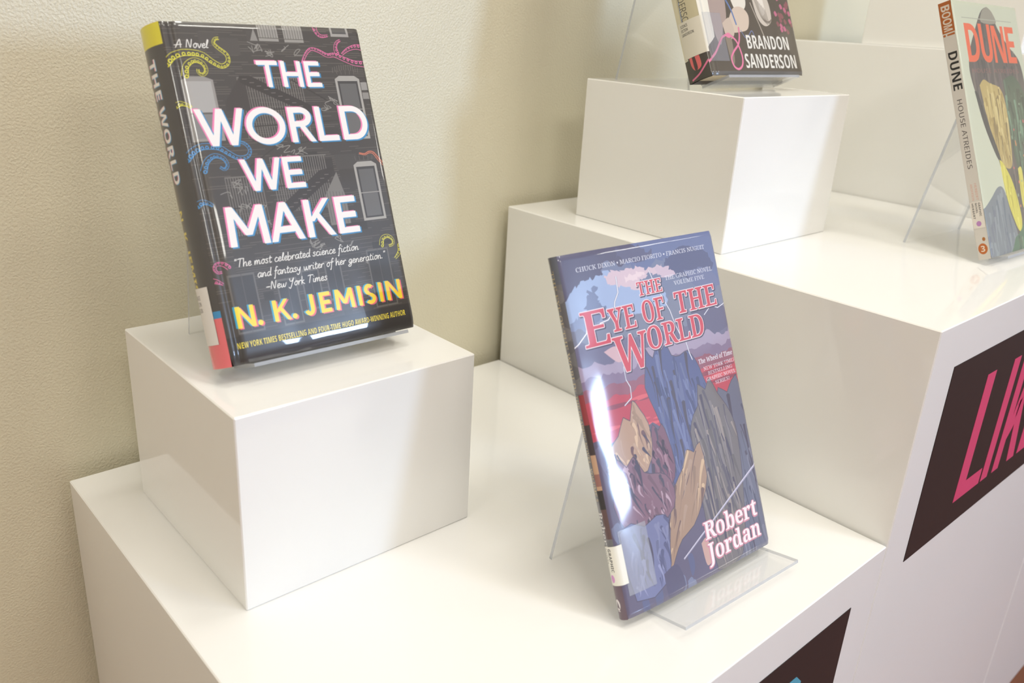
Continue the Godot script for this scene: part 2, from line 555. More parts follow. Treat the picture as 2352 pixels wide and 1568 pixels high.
	# brush handwriting from single strokes; x-height xh, baseline y, total width
	static var hand := {
		"a": [0.95, [0.75, 0.85, 0.4, 1, 0.1, 0.6, 0.15, 0.1, 0.45, 0, 0.7, 0.5, 0.75, 0.95, 0.72, 0.3, 0.8, 0, 0.95, 0.1]],
		"b": [0.85, [0.05, 1.9, 0.1, 0, 0.4, -0.02, 0.7, 0.35, 0.6, 0.8, 0.3, 0.85, 0.1, 0.5]],
		"c": [0.75, [0.65, 0.8, 0.4, 1, 0.1, 0.55, 0.2, 0.05, 0.5, 0, 0.75, 0.2]],
		"d": [0.98, [0.7, 0.8, 0.4, 0.95, 0.1, 0.5, 0.2, 0.05, 0.5, 0.05, 0.75, 0.6, 0.85, 1.9, 0.75, 0.5, 0.8, 0.05, 0.95, 0.1]],
		"e": [0.78, [0.08, 0.45, 0.45, 0.5, 0.6, 0.8, 0.4, 1, 0.12, 0.65, 0.15, 0.15, 0.45, 0, 0.75, 0.2]],
		"f": [0.7, [0.75, 1.75, 0.5, 1.9, 0.35, 1.4, 0.2, -0.7, 0.05, -0.75], [0.05, 0.9, 0.65, 1]],
		"g": [0.92, [0.7, 0.85, 0.4, 1, 0.12, 0.55, 0.3, 0.1, 0.6, 0.3, 0.72, 0.95, 0.65, -0.5, 0.3, -0.8, 0.05, -0.5, 0.9, 0.15]],
		"h": [0.95, [0.1, 1.9, 0.08, 0, 0.2, 0.6, 0.5, 0.95, 0.65, 0.6, 0.65, 0.05, 0.9, 0.1]],
		"i": [0.48, [0.15, 0.95, 0.15, 0.1, 0.42, 0.1], [0.2, 1.38, 0.22, 1.46]],
		"k": [0.85, [0.1, 1.9, 0.08, 0], [0.6, 0.95, 0.12, 0.5, 0.75, 0]],
		"l": [0.5, [0.1, 0.3, 0.4, 1.5, 0.3, 1.9, 0.15, 1.2, 0.15, 0.15, 0.45, 0.1]],
		"m": [1.35, [0.08, 0.95, 0.1, 0, 0.25, 0.7, 0.45, 0.95, 0.55, 0.6, 0.55, 0.05, 0.7, 0.7, 0.9, 0.95, 1.05, 0.6, 1.05, 0.05, 1.3, 0.12]],
		"n": [0.95, [0.08, 0.95, 0.1, 0, 0.25, 0.7, 0.5, 0.95, 0.65, 0.6, 0.65, 0.05, 0.9, 0.12]],
		"o": [0.88, [0.45, 1, 0.12, 0.6, 0.2, 0.08, 0.5, 0.02, 0.72, 0.5, 0.5, 0.98, 0.42, 0.95, 0.85, 0.9]],
		"r": [0.72, [0.1, 0.95, 0.1, 0, 0.2, 0.6, 0.45, 0.98, 0.65, 0.85]],
		"s": [0.72, [0.6, 0.85, 0.35, 1, 0.15, 0.75, 0.5, 0.4, 0.5, 0.08, 0.2, 0, 0.02, 0.15]],
		"t": [0.65, [0.3, 1.6, 0.22, 0.2, 0.4, 0, 0.6, 0.15], [0, 1.05, 0.6, 1.1]],
		"v": [0.8, [0.05, 0.95, 0.3, 0, 0.5, 0.3, 0.7, 0.95]],
		"w": [1.25, [0.05, 0.95, 0.2, 0.05, 0.45, 0.1, 0.6, 0.8, 0.65, 0.1, 0.95, 0.1, 1.15, 0.95]],
		"y": [0.9, [0.05, 0.95, 0.15, 0.3, 0.45, 0.25, 0.7, 0.95, 0.5, -0.5, 0.2, -0.8, 0, -0.5]],
		"A": [1.25, [0, 0, 0.6, 1.8, 0.85, 0], [-0.3, 0.65, 1, 0.65]],
		"N": [1.35, [0.1, 0, 0.25, 1.8, 0.85, 0.05, 1.05, 1.85]],
		"T": [1.15, [0, 1.7, 0.5, 1.85, 1.2, 1.8], [0.6, 1.8, 0.4, 0]],
		"Y": [1.1, [0.1, 1.8, 0.2, 1.2, 0.6, 1.1, 0.95, 1.8, 0.6, 0.3, 0.3, -0.6, 0, -0.3]],
		"\"": [0.6, [0.15, 1.9, 0.1, 1.5], [0.4, 1.9, 0.35, 1.5]],
		".": [0.45, [0.15, 0.03, 0.2, 0.1]],
		"-": [1.0, [0.05, 0.6, 0.85, 0.62]],
		" ": [0.55],
	}
	func script(s: String, x: float, y: float, xh: float, width: float, t: float, c: Color, slant := 0.22) -> void:
		var total := 0.0
		for ch in s:
			total += Canvas.hand[ch][0]
		var sx := width / total
		var at := x
		for ch in s:
			var g: Array = Canvas.hand[ch]
			for j in range(1, g.size()):
				var p := []
				for i in range(0, g[j].size(), 2):
					p.append(at + g[j][i] * sx + g[j][i + 1] * xh * slant)
					p.append(y - g[j][i + 1] * xh)
				stroke(Canvas.smooth(p, 4), t, c)
			at += g[0] * sx
	func texture() -> ImageTexture:
		im.shrink_x2()
		return ImageTexture.create_from_image(im)

func font_of(family: String, weight := 400) -> SystemFont:
	var f := SystemFont.new()
	f.font_names = PackedStringArray([family])
	f.font_weight = weight
	return f

func c8(r: int, g: int, b: int) -> Color:
	return Color8(r, g, b)

# an ornamental curl: a line and a chain of small rings that follow one path
func curl(cv: Canvas, flat: Array, wide: float, c: Color, bg: Color) -> void:
	var p := Canvas.smooth(flat, 8)
	var total := 0.0
	for i in p.size() - 1:
		total += p[i].distance_to(p[i + 1])
	var run := 0.0
	var next := 0.0
	for i in p.size() - 1:
		var t := (p[i + 1] - p[i]).normalized().orthogonal()
		var r := lerpf(wide, wide * 0.35, run / total)
		cv.line([p[i].x + t.x * r, p[i].y + t.y * r, p[i + 1].x + t.x * r, p[i + 1].y + t.y * r], 0.45, c)
		cv.line([p[i].x - t.x * r * 0.9, p[i].y - t.y * r * 0.9, p[i + 1].x - t.x * r * 0.9, p[i + 1].y - t.y * r * 0.9], 0.45, c)
		if run >= next:
			cv.disc(p[i].x - t.x * r * 0.35, p[i].y - t.y * r * 0.35, r * 0.62, r * 0.62, c, 10)
			cv.disc(p[i].x - t.x * r * 0.35, p[i].y - t.y * r * 0.35, r * 0.3, r * 0.3, bg, 8)
			next = run + r * 1.35
		run += p[i].distance_to(p[i + 1])

var sans: SystemFont
var sans_bold: SystemFont
var serif: SystemFont
var serif_bold: SystemFont

# ------------------------------------------------------------------ the four covers
func novel_front() -> ImageTexture:
	var bg := c8(70, 66, 62)
	var cv := Canvas.new(153.5, 239.0, 6.0, bg)
	var rng := RandomNumberGenerator.new()
	rng.seed = 3
	# brick courses of a house front, its windows, shutters and outside stairs, all printed in greys
	for i in 150:
		var y := i * 1.6
		var x := rng.randf_range(-10, 30)
		while x < 153:
			var l := rng.randf_range(6, 40)
			if rng.randf() < 0.6:
				cv.rect(x, y, l, 0.45, c8(96, 91, 84))
			x += l + rng.randf_range(2, 26)
	for i in 26:
		cv.rect(rng.randf_range(0, 150), rng.randf_range(0, 230), rng.randf_range(6, 22), rng.randf_range(4, 14), bg.lightened(rng.randf_range(-0.06, 0.05)))
	for w in [[69, -2, 15.5, 14], [89, -2, 15.5, 14.4]]:
		cv.rect(w[0], w[1], w[2], w[3], c8(150, 147, 141))
		for i in 7:
			cv.rect(w[0] + 1 + i * 2.1, w[1], 0.5, w[3] - 2, c8(104, 100, 95))
		cv.rect(w[0], w[1] + w[3] - 2.6, w[2], 0.5, c8(90, 86, 80))
	cv.poly([62, 12, 66, 3, 68, 12], c8(138, 135, 130))
	cv.rect(128.5, -1, 15.5, 8, c8(158, 155, 150))
	cv.rect(130.2, -1, 12, 5.8, c8(84, 82, 80))
	# left window, pale blind
	cv.poly([6.4, 40, 12, 37.6, 22, 37.6, 28.6, 40, 28.8, 82.5, 6, 82.5], c8(146, 143, 138))
	cv.rect(8.6, 41, 18.2, 22, c8(168, 166, 163))
	cv.rect(8.6, 64, 18.2, 16.6, c8(128, 128, 128))
	cv.rect(8.6, 62.6, 18.2, 1.2, c8(92, 90, 86))
	# right windows
	for w in [[124.5, 37.0, 21.5, 49.0], [126.0, 103.5, 20.5, 46.0]]:
		cv.poly([w[0], w[1] + 2.5, w[0] + 4, w[1], w[0] + w[2] - 4, w[1], w[0] + w[2], w[1] + 2.5, w[0] + w[2], w[1] + w[3], w[0], w[1] + w[3]], c8(166, 163, 157))
		cv.rect(w[0] + 2, w[1] + 4, w[2] - 4, w[3] - 6, c8(66, 64, 62))
		cv.rect(w[0] + 3.5, w[1] + 6, w[2] - 7, w[3] * 0.42, c8(98, 97, 95))
		cv.rect(w[0] + 3.5, w[1] + w[3] * 0.55, w[2] - 7, w[3] * 0.38, c8(104, 103, 102))
		cv.rect(w[0] + 2, w[1] + w[3] * 0.52, w[2] - 4, 0.8, c8(150, 147, 142))
		for i in 5:
			cv.line([w[0] + 3 + i * 3.6, w[1] - 1, w[0] + 2.4 + i * 4, w[1] - 4.5], 0.5, c8(96, 92, 86))
	# railings
	for r in [[46, 38, 52, 44], [58, 96, 46, 40], [22, 108, 30, 42]]:
		for i in int(r[2] / 1.9):
			cv.rect(r[0] + i * 1.9, r[1], 0.6, r[3], c8(118, 114, 108))
		cv.rect(r[0], r[1] + r[3] * 0.52, r[2], 0.8, c8(58, 54, 50))
		cv.rect(r[0], r[1], r[2], 1.0, c8(112, 108, 102))
	cv.poly([34, 56, 48, 38, 52, 38, 52, 62, 34, 62], c8(66, 61, 57))
	cv.poly([48, 37, 56, 37, 100, 59, 100, 66, 94, 64, 48, 42], c8(58, 53, 49))
	cv.line([88, 40, 122, 60], 1.0, c8(58, 53, 49))
	cv.poly([58, 133, 96, 108, 108, 106, 106, 113, 70, 136, 58, 139], c8(60, 55, 51))
	cv.line([44, 150, 84, 126], 1.1, c8(58, 53, 49))
	cv.line([36, 74, 120, 71], 0.9, c8(60, 56, 52))
	cv.poly([97, 127, 110, 110, 114, 129, 114, 150, 97, 150], c8(122, 119, 114))
	for i in 6:
		cv.rect(98.5 + i * 2.6, 124 + i * 0.3, 0.5, 24, c8(96, 92, 88))
	for i in 9:
		cv.line([50 + i * 5.0, 39.5 + i * 2.5, 53.5 + i * 5.0, 39.5 + i * 2.5], 0.5, c8(112, 107, 101))
		cv.line([66 + i * 4.2, 133 - i * 2.7, 69.5 + i * 4.2, 133 - i * 2.7], 0.5, c8(112, 107, 101))
	for i in 12:
		cv.line([124 + i * 2.0, 34.6 - sin(i * PI / 11) * 2.0, 124.4 + i * 2.0, 30.6 - sin(i * PI / 11) * 2.4], 0.5, c8(104, 99, 92))
	cv.line([40, 103, 66, 88, 92, 86], 0.7, c8(60, 56, 52))
	cv.rect(146.5, 42, 6, 6, c8(150, 147, 142))
	cv.rect(146.5, 50, 6, 5, c8(138, 135, 130))
	# chalky scrawls on the bricks
	for g in [[60, 12, 42, 9, 9], [112, 50, 14, 12, 5], [52, 88, 40, 9, 7], [20, 112, 30, 34, 16], [66, 156, 54, 9, 8], [122, 178, 18, 12, 5]]:
		for i in g[4]:
			var q := []
			var sx: float = g[0] + rng.randf() * g[2]
			var sy: float = g[1] + rng.randf() * g[3]
			for j in 5:
				q.append(sx + rng.randf_range(-4, 4))
				q.append(sy + rng.randf_range(-3.5, 3.5))
			cv.curve(q, 0.55, c8(138, 135, 129))
	# faint windows and doors low down
	for w in [[9, 176, 20, 42], [44, 184, 16, 34], [64, 180, 15, 30], [84, 176, 14, 30], [122, 172, 20, 46]]:
		cv.rect(w[0], w[1], w[2], w[3], c8(102, 99, 95))
		cv.rect(w[0] + 1.2, w[1] + 1.6, w[2] - 2.4, w[3] - 3, c8(64, 62, 61))
		cv.rect(w[0] + w[2] * 0.5, w[1], 0.6, w[3], c8(84, 81, 78))
	cv.rect(0, 219, 153.5, 20, c8(58, 55, 53))
	# ornamental curls in yellow, blue, pink and orange
	var yel := c8(222, 216, 66)
	var blu := c8(72, 146, 206)
	var pnk := c8(232, 112, 166)
	curl(cv, [-1, 29, 5, 23.5, 13, 21.5, 24, 22.5, 31, 27.5, 37, 30.5, 42, 28, 42.5, 22.5, 37, 17.5, 34.5, 14.5, 36, 11.6, 39, 11], 2.6, yel, bg)
	curl(cv, [10, 37.5, 12, 30.5, 18, 26.6, 23.6, 28.6, 25.2, 33.4, 22.6, 36.4, 19.6, 35.2, 19.6, 32.6], 2.3, yel, bg)
	curl(cv, [-1, 57.5, 3, 56, 7.5, 57, 9.5, 59], 2.0, yel, bg)
	curl(cv, [-1, 94, 5, 88.5, 12, 86, 22, 87, 29, 91.5, 35, 95, 42, 94.5, 45, 90, 42.5, 85.5, 39, 84], 2.6, blu, bg)
	curl(cv, [9, 103, 12, 96.6, 18, 92.8, 24, 94.6, 26.2, 99.4, 23.6, 102.4, 20.6, 100.6], 2.2, blu, bg)
	curl(cv, [-1, 126, 3, 124, 7, 124.5, 10, 127], 2.4, blu, bg)
	curl(cv, [154.5, 27.5, 145, 27, 136, 24, 128, 21, 122, 21.4, 115, 18, 109, 17, 104, 21, 99.5, 28], 2.2, pnk, bg)
	curl(cv, [154.5, 14.5, 147, 14.5, 140, 17, 135, 20.5], 2.2, pnk, bg)
	curl(cv, [131, 20, 130.5, 15.5, 132.5, 11.5, 136, 9.5], 1.8, pnk, bg)
	curl(cv, [116, -1, 116.5, 4, 120, 7, 126, 6.4], 1.8, pnk, bg)
	curl(cv, [154, 106.5, 150, 103, 146, 97.5, 142, 96.6, 138, 98, 133, 97], 1.2, c8(232, 128, 96), bg)
	curl(cv, [137, 170.5, 139, 165, 144, 163.6, 148, 166.6, 147.5, 170.4, 143.5, 171.4], 2.0, yel, bg)
	curl(cv, [154, 172, 152.5, 177, 147, 182], 2.2, yel, bg)
	curl(cv, [12, 170.8, 8.5, 167.6, 4, 167.2, 2, 170, 3.6, 173, 7, 173], 1.7, pnk, bg)
	curl(cv, [-1, 178, 2.5, 179.5, 6, 181.5], 1.8, pnk, bg)
	# the title with its pink and blue misprint, the quotation, the author
	var title := [["T", 62.8, 26.2, 16.4, 19.2], ["H", 81.6, 26.2, 16.2, 19.2], ["E", 100.8, 26.2, 12.4, 19.2],
		["W", 10.2, 60.2, 35.5, 26.0], ["O", 46.0, 60.2, 30.0, 26.0], ["R", 79.6, 60.2, 19.6, 26.0], ["L", 101.8, 60.2, 17.2, 26.0], ["D", 122.8, 60.2, 23.0, 26.0],
		["W", 35.2, 96.4, 31.0, 23.0], ["E", 67.6, 96.4, 15.6, 23.0],
		["M", 16.4, 129.0, 30.2, 28.2], ["A", 47.2, 129.0, 27.0, 28.2], ["K", 77.2, 129.0, 22.8, 28.2], ["E", 103.0, 129.0, 18.0, 28.2]]
	for pass_ in [[-1.25, -0.5, pnk.lightened(0.12)], [1.1, 0.95, c8(58, 138, 190)], [0.0, 0.0, c8(240, 236, 234)]]:
		for g in title:
			cv.cap(g[0], g[1] + pass_[0], g[2] + pass_[1], g[3], g[4], g[4] * 0.176, pass_[2])
	var name_ := [["N", 9.6, 13.6], [".", 24.6, 3], ["K", 37.4, 13.2], [".", 51.4, 3], ["J", 61.4, 8.6], ["E", 74.8, 9.0], ["M", 87.4, 16.4], ["I", 107.4, 3.2], ["S", 113.2, 9.6], ["I", 126.4, 3.2], ["N", 133.2, 13.8]]
	for pass_ in [[-1.3, -0.35, c8(58, 160, 196)], [1.1, 0.8, c8(232, 104, 122)], [0.0, 0.0, c8(248, 216, 52)]]:
		for g in name_:
			cv.cap(g[0], g[1] + pass_[0], 198.5 + pass_[1], g[2], 15.4, 3.15, pass_[2])
	var pale := c8(232, 230, 224)
	cv.script("A Novel", 7.6, 17.9, 3.0, 22.5, 0.62, pale)
	cv.script("\"The most celebrated science fiction", 15.6, 171.0, 3.0, 100.5, 0.62, pale)
	cv.script("and fantasy writer of her generation.\"", 31.0, 180.3, 3.0, 107.5, 0.62, pale)
	cv.script("-New York Times", 35.2, 190.0, 3.0, 49.5, 0.62, pale)
	cv.type("NEW YORK TIMES BESTSELLING AND FOUR-TIME HUGO AWARD-WINNING AUTHOR", sans_bold, 6.6, 227.8, 4.2, 140.0, c8(236, 216, 70))
	return cv.texture()

func novel_spine() -> ImageTexture:
	var bg := c8(78, 76, 76)
	var cv := Canvas.new(42, 239, 4.0, bg)
	cv.rect(0, 0, 42, 15, c8(226, 216, 62))
	cv.rect(0, 15, 10, 3.5, c8(228, 140, 70))
	cv.rect(0, 199, 42, 6, c8(62, 150, 206))
	cv.rect(0, 204, 42, 36, c8(238, 118, 124))
	# titles run down the spine
	for pass_ in [[-0.7, 0.0, c8(232, 120, 168)], [0.7, 0.5, c8(64, 142, 196)], [0.0, 0.0, c8(238, 234, 230)]]:
		cv.xf = Transform2D(PI / 2, Vector2(21.5 + pass_[0], 23.0 + pass_[1]))
		cv.type("THE WORLD", sans_bold, 0, 0, 9.2, 85.0, pass_[2])
		cv.xf = Transform2D(PI / 2, Vector2(7.5 + pass_[0], 36.0 + pass_[1]))
		cv.type("WE MAKE", sans_bold, 0, 0, 9.2, 62.0, pass_[2])
	cv.xf = Transform2D(PI / 2, Vector2(14.0, 126.0))
	cv.type("N. K. JEMISIN", sans_bold, 0, 0, 8.6, 70.0, c8(226, 208, 70))
	cv.xf = Transform2D.IDENTITY
	return cv.texture()

func novel_label() -> ImageTexture:
	var cv := Canvas.new(24, 40, 8.0, c8(236, 234, 230))
	for i in 3:
		cv.xf = Transform2D.IDENTITY
		cv.type(["SCIENCE", "FICTION", "JEMISIN"][i], sans, 2.0, 8.0 + i * 4.4, 2.9, 12.0, c8(60, 58, 60))
	cv.xf = Transform2D.IDENTITY
	return cv.texture()

func comic_front() -> ImageTexture:
	var cv := Canvas.new(168, 266, 6.0, c8(118, 128, 160))
	var rng := RandomNumberGenerator.new()
	rng.seed = 11
	var n := FastNoiseLite.new()
	n.seed = 5
	n.frequency = 0.03
	# wavy bands of sky, from the top down
	var band := func(y0: float, amp: float, c: Color, sd: float, tilt := 0.0) -> void:
		var p := PackedVector2Array()
		for i in 61:
			var x := 168.0 * i / 60
			p.append(Vector2(x, y0 + tilt * (x - 84) + amp * n.get_noise_2d(x * 1.3, sd) + amp * 0.35 * n.get_noise_2d(x * 5, sd + 40)))
		p.append(Vector2(168, 266))
		p.append(Vector2(0, 266))
		cv.fill(p, c)
	var cloud := func(flat: Array, c: Color) -> void:
		var g := flat.duplicate()
		g.append(flat[0])
		g.append(flat[1])
		var p := Canvas.smooth(g, 9)
		for i in p.size():
			p[i] += Vector2(n.get_noise_2d(p[i].x * 5.0, p[i].y * 7.0), n.get_noise_2d(p[i].y * 7.0 + 90.0, p[i].x * 5.0)) * 5.0
		cv.fill(p, c)
	cloud.call([40, -4, 172, -4, 172, 62, 140, 44, 120, 22, 96, 16, 80, 20, 60, 12], c8(106, 118, 160))
	cloud.call([2, 28, 20, 18, 44, 18, 60, 30, 90, 34, 100, 50, 60, 60, 20, 56, -4, 62], c8(158, 178, 216))
	cloud.call([-4, -4, 60, -4, 78, 6, 58, 13, 42, 11, 33, 20, 14, 22, -4, 32], c8(90, 90, 118))
	cloud.call([52, 2, 80, 4, 92, 10, 76, 15, 60, 11], c8(96, 98, 130))
	cloud.call([110, 14, 140, 10, 162, 24, 152, 38, 124, 34, 106, 24], c8(90, 96, 132))
	cloud.call([126, 30, 150, 28, 170, 44, 170, 60, 144, 50], c8(112, 120, 158))
	cloud.call([38, 22, 50, 16, 60, 20, 72, 17, 84, 21, 100, 20, 96, 26, 80, 26, 70, 33, 54, 30, 44, 28], c8(210, 190, 204))
	cloud.call([94, 20, 108, 23, 113, 30, 98, 29], c8(202, 184, 202))
	cloud.call([58, 23, 72, 21, 80, 24, 66, 28], c8(226, 208, 216))
	cloud.call([17, 34, 22, 27, 28, 28, 28, 35, 34, 44, 32, 54, 18, 52], c8(114, 126, 162))
	cloud.call([0, 50, 14, 44, 20, 52, 30, 50, 50, 58, 70, 54, 70, 66, -4, 66], c8(134, 148, 184))
	band.call(50.0, 8.0, c8(124, 130, 154), 1.0, -0.06)
	band.call(68.0, 9.0, c8(110, 108, 138), 12.0)
	cv.blob([118, 64, 150, 58, 170, 66, 170, 78, 140, 84, 120, 76], c8(100, 98, 128))
	band.call(80.0, 7.0, c8(164, 152, 178), 23.0)
	cv.blob([24, 74, 36, 72, 46, 80, 36, 84], c8(206, 174, 184))
	band.call(90.0, 6.0, c8(132, 116, 146), 34.0)
	band.call(99.0, 5.0, c8(146, 92, 112), 45.0)
	band.call(107.0, 5.0, c8(186, 72, 90), 56.0)
	for i in 14:
		var y := 104 + rng.randf() * 34
		var x := rng.randf_range(-10, 160)
		cv.blob([x, y, x + rng.randf_range(10, 22), y - 1.5, x + rng.randf_range(26, 44), y + 0.5, x + 14, y + 2.0], c8(214, 96, 108) if rng.randf() < 0.5 else c8(140, 66, 86))
	band.call(138.0, 6.0, c8(98, 92, 118), 67.0)
	for i in 60:
		var x := rng.randf_range(-6, 168)
		var y := rng.randf_range(140, 262)
		cv.blob([x, y, x + rng.randf_range(4, 9), y + rng.randf_range(-3, 3), x + rng.randf_range(5, 10), y + rng.randf_range(10, 26), x + 1, y + rng.randf_range(8, 18)], [c8(92, 96, 132), c8(112, 108, 138), c8(84, 84, 112), c8(120, 126, 156)][i % 4])
	var ink := c8(76, 70, 90)
	# one draped crag: a patch with long folds running from its top to its foot
	var cliff := func(flat: Array, c: Color, lights: Color, dark: Color, count: int, lean: float) -> void:
		var g := flat.duplicate()
		g.append(flat[0])
		g.append(flat[1])
		var shape := Canvas.smooth(g, 2)
		cv.fill(shape, c)
		var lo := Vector2(1e9, 1e9)
		var hi := -lo
		for p in shape:
			lo = lo.min(p)
			hi = hi.max(p)
		for i in count:
			var a := Vector2(rng.randf_range(lo.x, hi.x), rng.randf_range(lo.y, hi.y))
			var l := (hi.y - lo.y) * rng.randf_range(0.12, 0.42)
			var q := []
			for j in 6:
				var f := j / 5.0
				var p := a + Vector2(lean * l * f + 2.0 * sin(f * 3.0 + i), l * f)
				if not Geometry2D.is_point_in_polygon(p, shape):
					break
				q.append(p.x)
				q.append(p.y)
			if q.size() >= 6:
				cv.curve(q, rng.randf_range(1.0, 4.2), [lights, dark, c.darkened(0.12), c.lightened(0.1), ink][i % 5], 0.15)
		cv.stroke(shape, 0.55, ink)
	# jagged crags in place of the figures: a tall blue one, grey and tan ones in front, plum and tan ones to the left
	cliff.call([62, 72, 66, 80, 72, 88, 78, 79, 83, 84, 89, 80, 93, 90, 102, 92, 112, 90, 120, 100, 124, 112, 128, 128, 124, 150, 122, 190, 70, 190, 69, 150, 64, 128, 58, 108, 62, 94], c8(86, 94, 140), c8(112, 122, 166), c8(70, 76, 114), 130, 0.08)
	cliff.call([134, 140, 140, 126, 150, 132, 158, 124, 170, 134, 170, 266, 118, 266, 120, 180], c8(104, 106, 128), c8(128, 128, 146), c8(80, 82, 106), 70, 0.1)
	cliff.call([50, 160, 54, 146, 58, 136, 63, 142, 68, 138, 72, 150, 74, 172, 66, 186, 48, 184], c8(122, 86, 106), c8(158, 124, 140), c8(62, 48, 66), 50, 0.2)
	cliff.call([6, 158, 14, 142, 22, 136, 30, 124, 36, 128, 42, 114, 48, 122, 54, 134, 54, 150, 44, 168, 14, 168], c8(180, 150, 130), c8(212, 184, 156), c8(112, 84, 88), 80, 0.3)
	cliff.call([98, 170, 98, 152, 105, 140, 112, 134, 116, 118, 124, 124, 131, 116, 138, 130, 146, 142, 152, 158, 152, 180, 146, 220, 132, 262, 100, 264, 96, 214], c8(114, 108, 112), c8(150, 140, 136), c8(90, 86, 100), 130, 0.12)
	cliff.call([82, 176, 90, 164, 97, 168, 106, 162, 107, 190, 96, 208, 82, 222, 66, 228, 56, 238, 46, 250, 40, 244, 48, 224, 58, 208, 66, 190], c8(164, 136, 116), c8(206, 178, 146), c8(116, 92, 88), 80, -0.5)
	cliff.call([6, 184, 10, 166, 17, 152, 24, 160, 32, 154, 40, 168, 52, 172, 62, 176, 68, 188, 64, 202, 44, 210, 14, 206], c8(130, 98, 116), c8(186, 160, 176), c8(74, 60, 80), 90, 0.3)
	cliff.call([6, 204, 18, 200, 30, 206, 44, 202, 56, 208, 52, 228, 44, 252, 10, 256], c8(116, 120, 160), c8(148, 152, 190), c8(88, 90, 126), 60, 0.0)
	cv.blob([86, 238, 93, 236, 96, 252, 88, 256], c8(196, 160, 152))
	cv.blob([40, 246, 56, 244, 60, 264, 42, 266], c8(88, 84, 112))
	cv.line([168.5, 197, 64, 243], 2.1, c8(170, 166, 192), 1.1)
	cv.line([168.5, 196.6, 64, 242.4], 0.5, c8(228, 226, 238))
	# lightning
	for pass_ in [[1.5, c8(120, 128, 156)], [0.8, c8(244, 242, 250)]]:
		cv.line([50, 22, 49, 34, 44, 40, 42, 46, 34, 52, 26, 53, 24, 57, 20, 56, 14, 50, 12, 58, 4, 64, -1, 67], pass_[0], pass_[1])
		cv.line([86, 22, 90, 34, 95, 44, 101, 56, 104, 68, 108, 78, 112, 80, 114, 92, 116, 98], pass_[0] * 0.8, pass_[1])
		cv.line([40, 88, 40, 98, 43, 104, 42, 112, 34, 116], pass_[0] * 0.7, pass_[1])
		cv.line([170, 60, 158, 63, 150, 60, 140, 66], pass_[0] * 0.7, pass_[1])
	# lettering
	var pale := c8(226, 228, 238)
	cv.type("CHUCK DIXON • MARCIO FIORITO • FRANCIS NUGUIT", serif, 13.4, 13.8, 3.2, 142.0, pale)
	cv.type("THE GRAPHIC NOVEL", serif, 102.4, 32.3, 3.3, 57.5, pale)
	cv.type("VOLUME FIVE", serif, 111.4, 37.6, 3.2, 37.0, pale)
	var round_ := []
	for i in 10:
		round_.append([cos(TAU * i / 10), sin(TAU * i / 10)])
	var lines := [["THE", 69.6, 40.0, 10.4, 27.6], ["E", 9.2, 68.6, 25.8, 23.6], ["YE", 34.4, 61.8, 17.2, 27.8], ["OF", 70.4, 61.0, 17.0, 25.0], ["THE", 108.4, 60.2, 17.0, 49.8], ["W", 33.6, 92.6, 26.8, 36.4], ["ORLD", 70.4, 81.6, 17.6, 66.4]]
	for pass_ in [[1.1, c8(64, 58, 84), 0.55], [0.65, c8(238, 226, 232), 0.0], [0.0, c8(204, 72, 90), 0.0]]:
		for l in lines:
			var sp := []
			for r in round_:
				sp.append([r[0] * pass_[0] + pass_[2], r[1] * pass_[0] + pass_[2]])
			cv.type(l[0], serif_bold, l[1], l[2], l[3], l[4], pass_[1], 0.0, sp if pass_[0] > 0 else [])
	cv.type("The Wheel of Time", serif_bold, 122.6, 103.4, 3.8, 43.0, pale)
	cv.type("NEW YORK TIMES", serif, 127.0, 109.4, 2.9, 40.0, pale)
	cv.type("BESTSELLING", serif, 131.4, 114.0, 2.9, 31.0, pale)
	cv.type("GRAPHIC NOVEL", serif, 128.0, 118.4, 2.9, 37.6, pale)
	cv.type("SERIES!", serif, 138.2, 122.8, 2.9, 18.0, pale)
	for l in [["Robert", 91.6, 237.6, 13.8, 67.0], ["Jordan", 91.0, 254.8, 13.8, 68.0]]:
		for pass_ in [[0.9, c8(206, 138, 156)], [0.0, c8(240, 232, 236)]]:
			var sp := []
			for r in round_:
				sp.append([r[0] * pass_[0] - 0.4 * (1 if pass_[0] > 0 else 0), r[1] * pass_[0] + 0.3 * (1 if pass_[0] > 0 else 0)])
			cv.type(l[0], serif_bold, l[1], l[2], l[3], l[4], pass_[1], 0.04, sp if pass_[0] > 0 else [])
	return cv.texture()

